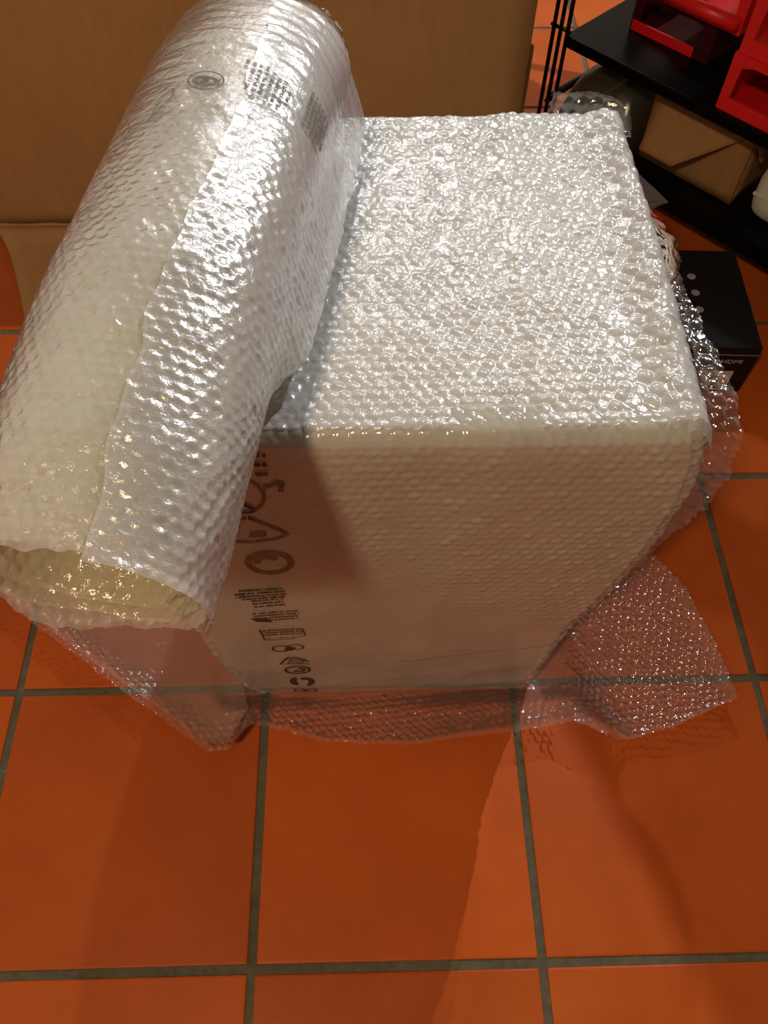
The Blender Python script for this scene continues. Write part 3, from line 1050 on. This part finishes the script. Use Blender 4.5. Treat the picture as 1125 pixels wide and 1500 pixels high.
# red stacking bins
def red_bin(label, u, w, z, wd, dp, ht, lip, rd=None, group='red stacking bins on the rack'):
    rd = rd or M['red']
    t = thing('storage_bin', label, 'bin', rpt(u, w, z), RTH, group)
    th = 0.004
    box_part('base', (0, 0, 0), (wd, dp, th), rd, t, 0.0015)
    box_part('back_wall', (0, dp - th, th), (wd, dp, ht), rd, t, 0.0015)
    for x in (0, wd - th):
        bm = bmesh.new()
        prof = [(0, th), (dp - th, th), (dp - th, ht), (dp * 0.02, ht), (0, ht - 0.004)]
        va = [bm.verts.new((x, p[0], p[1])) for p in prof]
        vb = [bm.verts.new((x + th, p[0], p[1])) for p in prof]
        bm.faces.new(va)
        bm.faces.new(list(reversed(vb)))
        for i in range(5):
            bm.faces.new((va[i], vb[i], vb[(i + 1) % 5], va[(i + 1) % 5]))
        link('side_wall', bm_mesh('side_wall', bm), rd, t)
    # front frame with a cut-out: lip below, posts and top bar
    fr = 0.020
    bm = bmesh.new()
    outer = [(0, 0), (wd, 0), (wd, ht), (0, ht)]
    inner = [(fr * 0.75, lip), (wd - fr * 0.75, lip), (wd - fr * 0.9, ht - fr * 0.85), (wd - fr * 1.8, ht - fr * 0.55), (fr * 1.8, ht - fr * 0.55), (fr * 0.9, ht - fr * 0.85)]
    layers = []
    for y in (-0.005, 0.0):
        vo = [bm.verts.new((p[0], y, p[1])) for p in outer]
        vi = [bm.verts.new((p[0], y, p[1])) for p in inner]
        layers.append((vo, vi))
        fs = [(vo[0], vo[1], vi[1], vi[0]), (vo[1], vo[2], vi[2], vi[1]), (vo[2], vi[3], vi[2]), (vo[2], vo[3], vi[4], vi[3]), (vo[3], vi[5], vi[4]), (vo[3], vo[0], vi[0], vi[5])]
        for f in fs:
            bm.faces.new(f)
    (o1, i1_), (o2, i2_) = layers
    for i in range(4):
        bm.faces.new((o1[i], o2[i], o2[(i + 1) % 4], o1[(i + 1) % 4]))
    for i in range(6):
        bm.faces.new((i1_[i], i1_[(i + 1) % 6], i2_[(i + 1) % 6], i2_[i]))
    link('front_frame', bm_mesh('front_frame', bm), rd, t)
    return t


red_bin('red plastic bin at the very front of the rack shelf, by the right edge', 0.285, 0.014, ZU, 0.13, 0.22, 0.082, 0.020)
red_bin('red plastic bin stacked on the front bin of the rack, cut by the picture corner', 0.287, 0.018, ZU + 0.0825, 0.13, 0.22, 0.082, 0.020)
b2 = red_bin('shaded red bin low on the rack shelf, with a red reflection strip along its foot', 0.060, 0.100, ZU, 0.150, 0.22, 0.062, 0.014, M['shadedred'])
box_part('reflection_strip', (0.004, -0.008, 0.0005), (0.122, -0.0052, 0.016), M['red'], b2, 0.001)  # red reflection on the black shelf, built as a strip
b3 = red_bin('red bin with a rounded lip, stacked above the shaded bin on the rack', 0.115, 0.088, ZU + 0.0625, 0.135, 0.22, 0.075, 0.020)
rod_part('lip_roll', (0.004, -0.009, 0.016), (0.131, -0.009, 0.016), 0.0105, M['red'], b3, 16)

# closed carton added above the picture to shape the floor shadows
tc_ = thing('shade_carton', 'added brown carton on the top rack shelf, unseen, casting the floor shadow', 'box', (0.920, 1.13, 0.90), math.radians(21))
box_part('carton_body', (0.0, 0.0, 0.0005), (0.30, 0.20, 0.48), M['card2'], tc_, 0.002)
box_part('tape', (0.13, -0.0006, 0.40), (0.18, 0.2, 0.4806), M['cardedge'], tc_)

# open carton with a dull plastic bag on the lower shelf
ct = thing('small_carton', 'open brown carton with spread flaps on the lower rack shelf', 'box', rpt(0.165, 0.05, ZLw), RTH)
cw, cd, ch = 0.185, 0.20, 0.118
for nm, pts, n in (('front_panel', [(0, 0, 0.001), (cw, 0, 0.001), (cw, 0, ch), (0, 0, ch)], (0, -1, 0)),
                   ('back_panel', [(cw, cd, 0.001), (0, cd, 0.001), (0, cd, ch), (cw, cd, ch)], (0, 1, 0)),
                   ('side_panel', [(cw, 0.005, 0.001), (cw, cd - .005, 0.001), (cw, cd - .005, ch), (cw, 0.005, ch)], (1, 0, 0)),
                   ('side_panel', [(0, cd - .005, 0.001), (0, 0.005, 0.001), (0, 0.005, ch), (0, cd - .005, ch)], (-1, 0, 0)),
                   ('bottom_panel', [(0.005, 0.005, 0.006), (cw - .005, 0.005, 0.006), (cw - .005, cd - .005, 0.006), (0.005, cd - .005, 0.006)], (0, 0, 1)),
                   ('flap', [(cw, 0.01, ch), (cw, cd - .01, ch), (cw + 0.016, cd - .02, ch - 0.040), (cw + 0.016, 0.02, ch - 0.040)], (0.93, 0, 0.37)),
                   ('flap', [(0.01, 0, ch), (cw - .01, 0, ch), (cw - .10, -0.045, ch - 0.075), (0.02, -0.045, ch - 0.075)], (0, -0.86, 0.5)),
                   ('flap', [(0.01, cd, ch), (cw - .01, cd, ch), (cw - .02, cd + 0.05, ch + 0.015), (0.02, cd + 0.05, ch + 0.015)], (0, -0.3, 0.95))):
    card_panel(nm, pts, n, ct, M['card2'], 0.001, 8, 8, 5)

bagm = thing('plastic_bag', 'dull crumpled plastic bag beside the open carton under the rack shelf', 'plastic bag', rpt(0.008, 0.016, ZLw), RTH)
a = np.linspace(0, 1, 60)[None, :]
b = np.linspace(0, 1, 50)[:, None]
ea = 1 - np.abs(2 * a - 1) ** 5
eb = 1 - np.abs(2 * b - 1) ** 5
hh_ = 0.003 + (0.112 + 0.012 * wrinkle(a + 0 * b, b + 0 * a, 5, 7, 5)) * np.clip(ea * eb, 0, 1) ** 0.45
G = np.stack([0.0 + 0.148 * a + 0 * b, -0.01 + 0.26 * b + 0 * a, hh_], -1)
link('bag_film', grid_mesh('bag_film', G), M['darkbag'], bagm)

# white rounded bundle on the lower shelf
wt = thing('cloth_bundle', 'white rounded bundle on the lower rack shelf at the right picture edge', 'bundle', rpt(0.377, 0.04, ZLw), RTH)
bm = bmesh.new()
add_box(bm, (0, 0, 0), (0.15, 0.14, 0.095))
bmesh.ops.bevel(bm, geom=list(bm.edges), offset=0.032, segments=6, affect='EDGES', profile=0.55)
link('cloth_body', bm_mesh('cloth_body', bm, True), M['white'], wt)
box_part('cloth_seam', (0.006, -0.0015, 0.045), (0.144, 0.004, 0.049), M['white'], wt, 0.001)

# black product carton on the floor
bk = thing('black_carton', 'flat black product carton with pale lower band on the floor below the rack', 'box', (0.50, 0.765, 0.0), math.radians(-3))
box_part('carton_body', (0, 0, 0.0005), (0.196, 0.205, 0.095), M['blackcard'], bk, 0.0015)
box_part('label_band', (0.02, -0.0012, 0.004), (0.172, 0.0, 0.046), M['label'], bk)
box_part('lid_seam', (0.0, -0.0008, 0.080), (0.196, 0.0, 0.0806), M['greyprint'], bk)


def text_part(name, body, size, mat, parent, loc, rot, sx=1.0):
    cu = bpy.data.curves.new('tmp_text', 'FONT')
    cu.body = body
    cu.size = size
    cu.extrude = 0.0002
    tmp = bpy.data.objects.new('tmp_text', cu)
    C.objects.link(tmp)
    bpy.context.view_layer.update()
    me = bpy.data.meshes.new_from_object(tmp.evaluated_get(bpy.context.evaluated_depsgraph_get()))
    bpy.data.objects.remove(tmp)
    me.name = name
    me.materials.clear()
    o = link(name, me, mat, parent)
    o.location = loc
    o.rotation_euler = rot
    o.scale = (sx, 1, 1)
    return o


text_part('lettering', 'HDMI', 0.011, M['whiteprint'], bk, (0.145, -0.0014, 0.064), (PI / 2, 0, 0), 1.15)
text_part('lettering', '2', 0.036, M['ink'], bk, (0.140, -0.0016, 0.010), (PI / 2, 0, 0))
for k in range(3):
    bm = bmesh.new()
    bmesh.ops.create_circle(bm, cap_ends=True, segments=18, radius=0.0065)
    dsk = link('emblem', bm_mesh('emblem', bm), M['greyprint'], bk)
    dsk.location = (0.118, 0.075 + 0.035 * k, 0.0954)

# clear plastic bag poking out behind the wrapped box
cp = thing('clear_bag', 'clear plastic bag corner poking out between the wrapped box and the rack', 'plastic bag', (0.445, 0.985, 0.0))
a = np.linspace(0, 1, 40)[None, :]
b = np.linspace(0, 1, 60)[:, None]
wv = 0.02 * np.sin(PI * a) * (0.3 + b)
for sgn in (-1, 1):
    G = np.stack([-0.05 + 0.09 * a + 0.045 * b + 0 * b, sgn * wv - 0.125 * b * b + 0 * a, 0.002 + 0.29 * b - 0.05 * b * np.abs(a - 0.4) + 0 * a], -1)
    G = displace(G, 0.004 * wrinkle(a * 0.1 + 0 * b, b * 0.3 + 0 * a, 40, 6, 6 + sgn) * (np.sin(PI * a)) * sstep(0, 0.1, b))
    link('bag_side', grid_mesh('bag_side', G), M['clear'], cp)
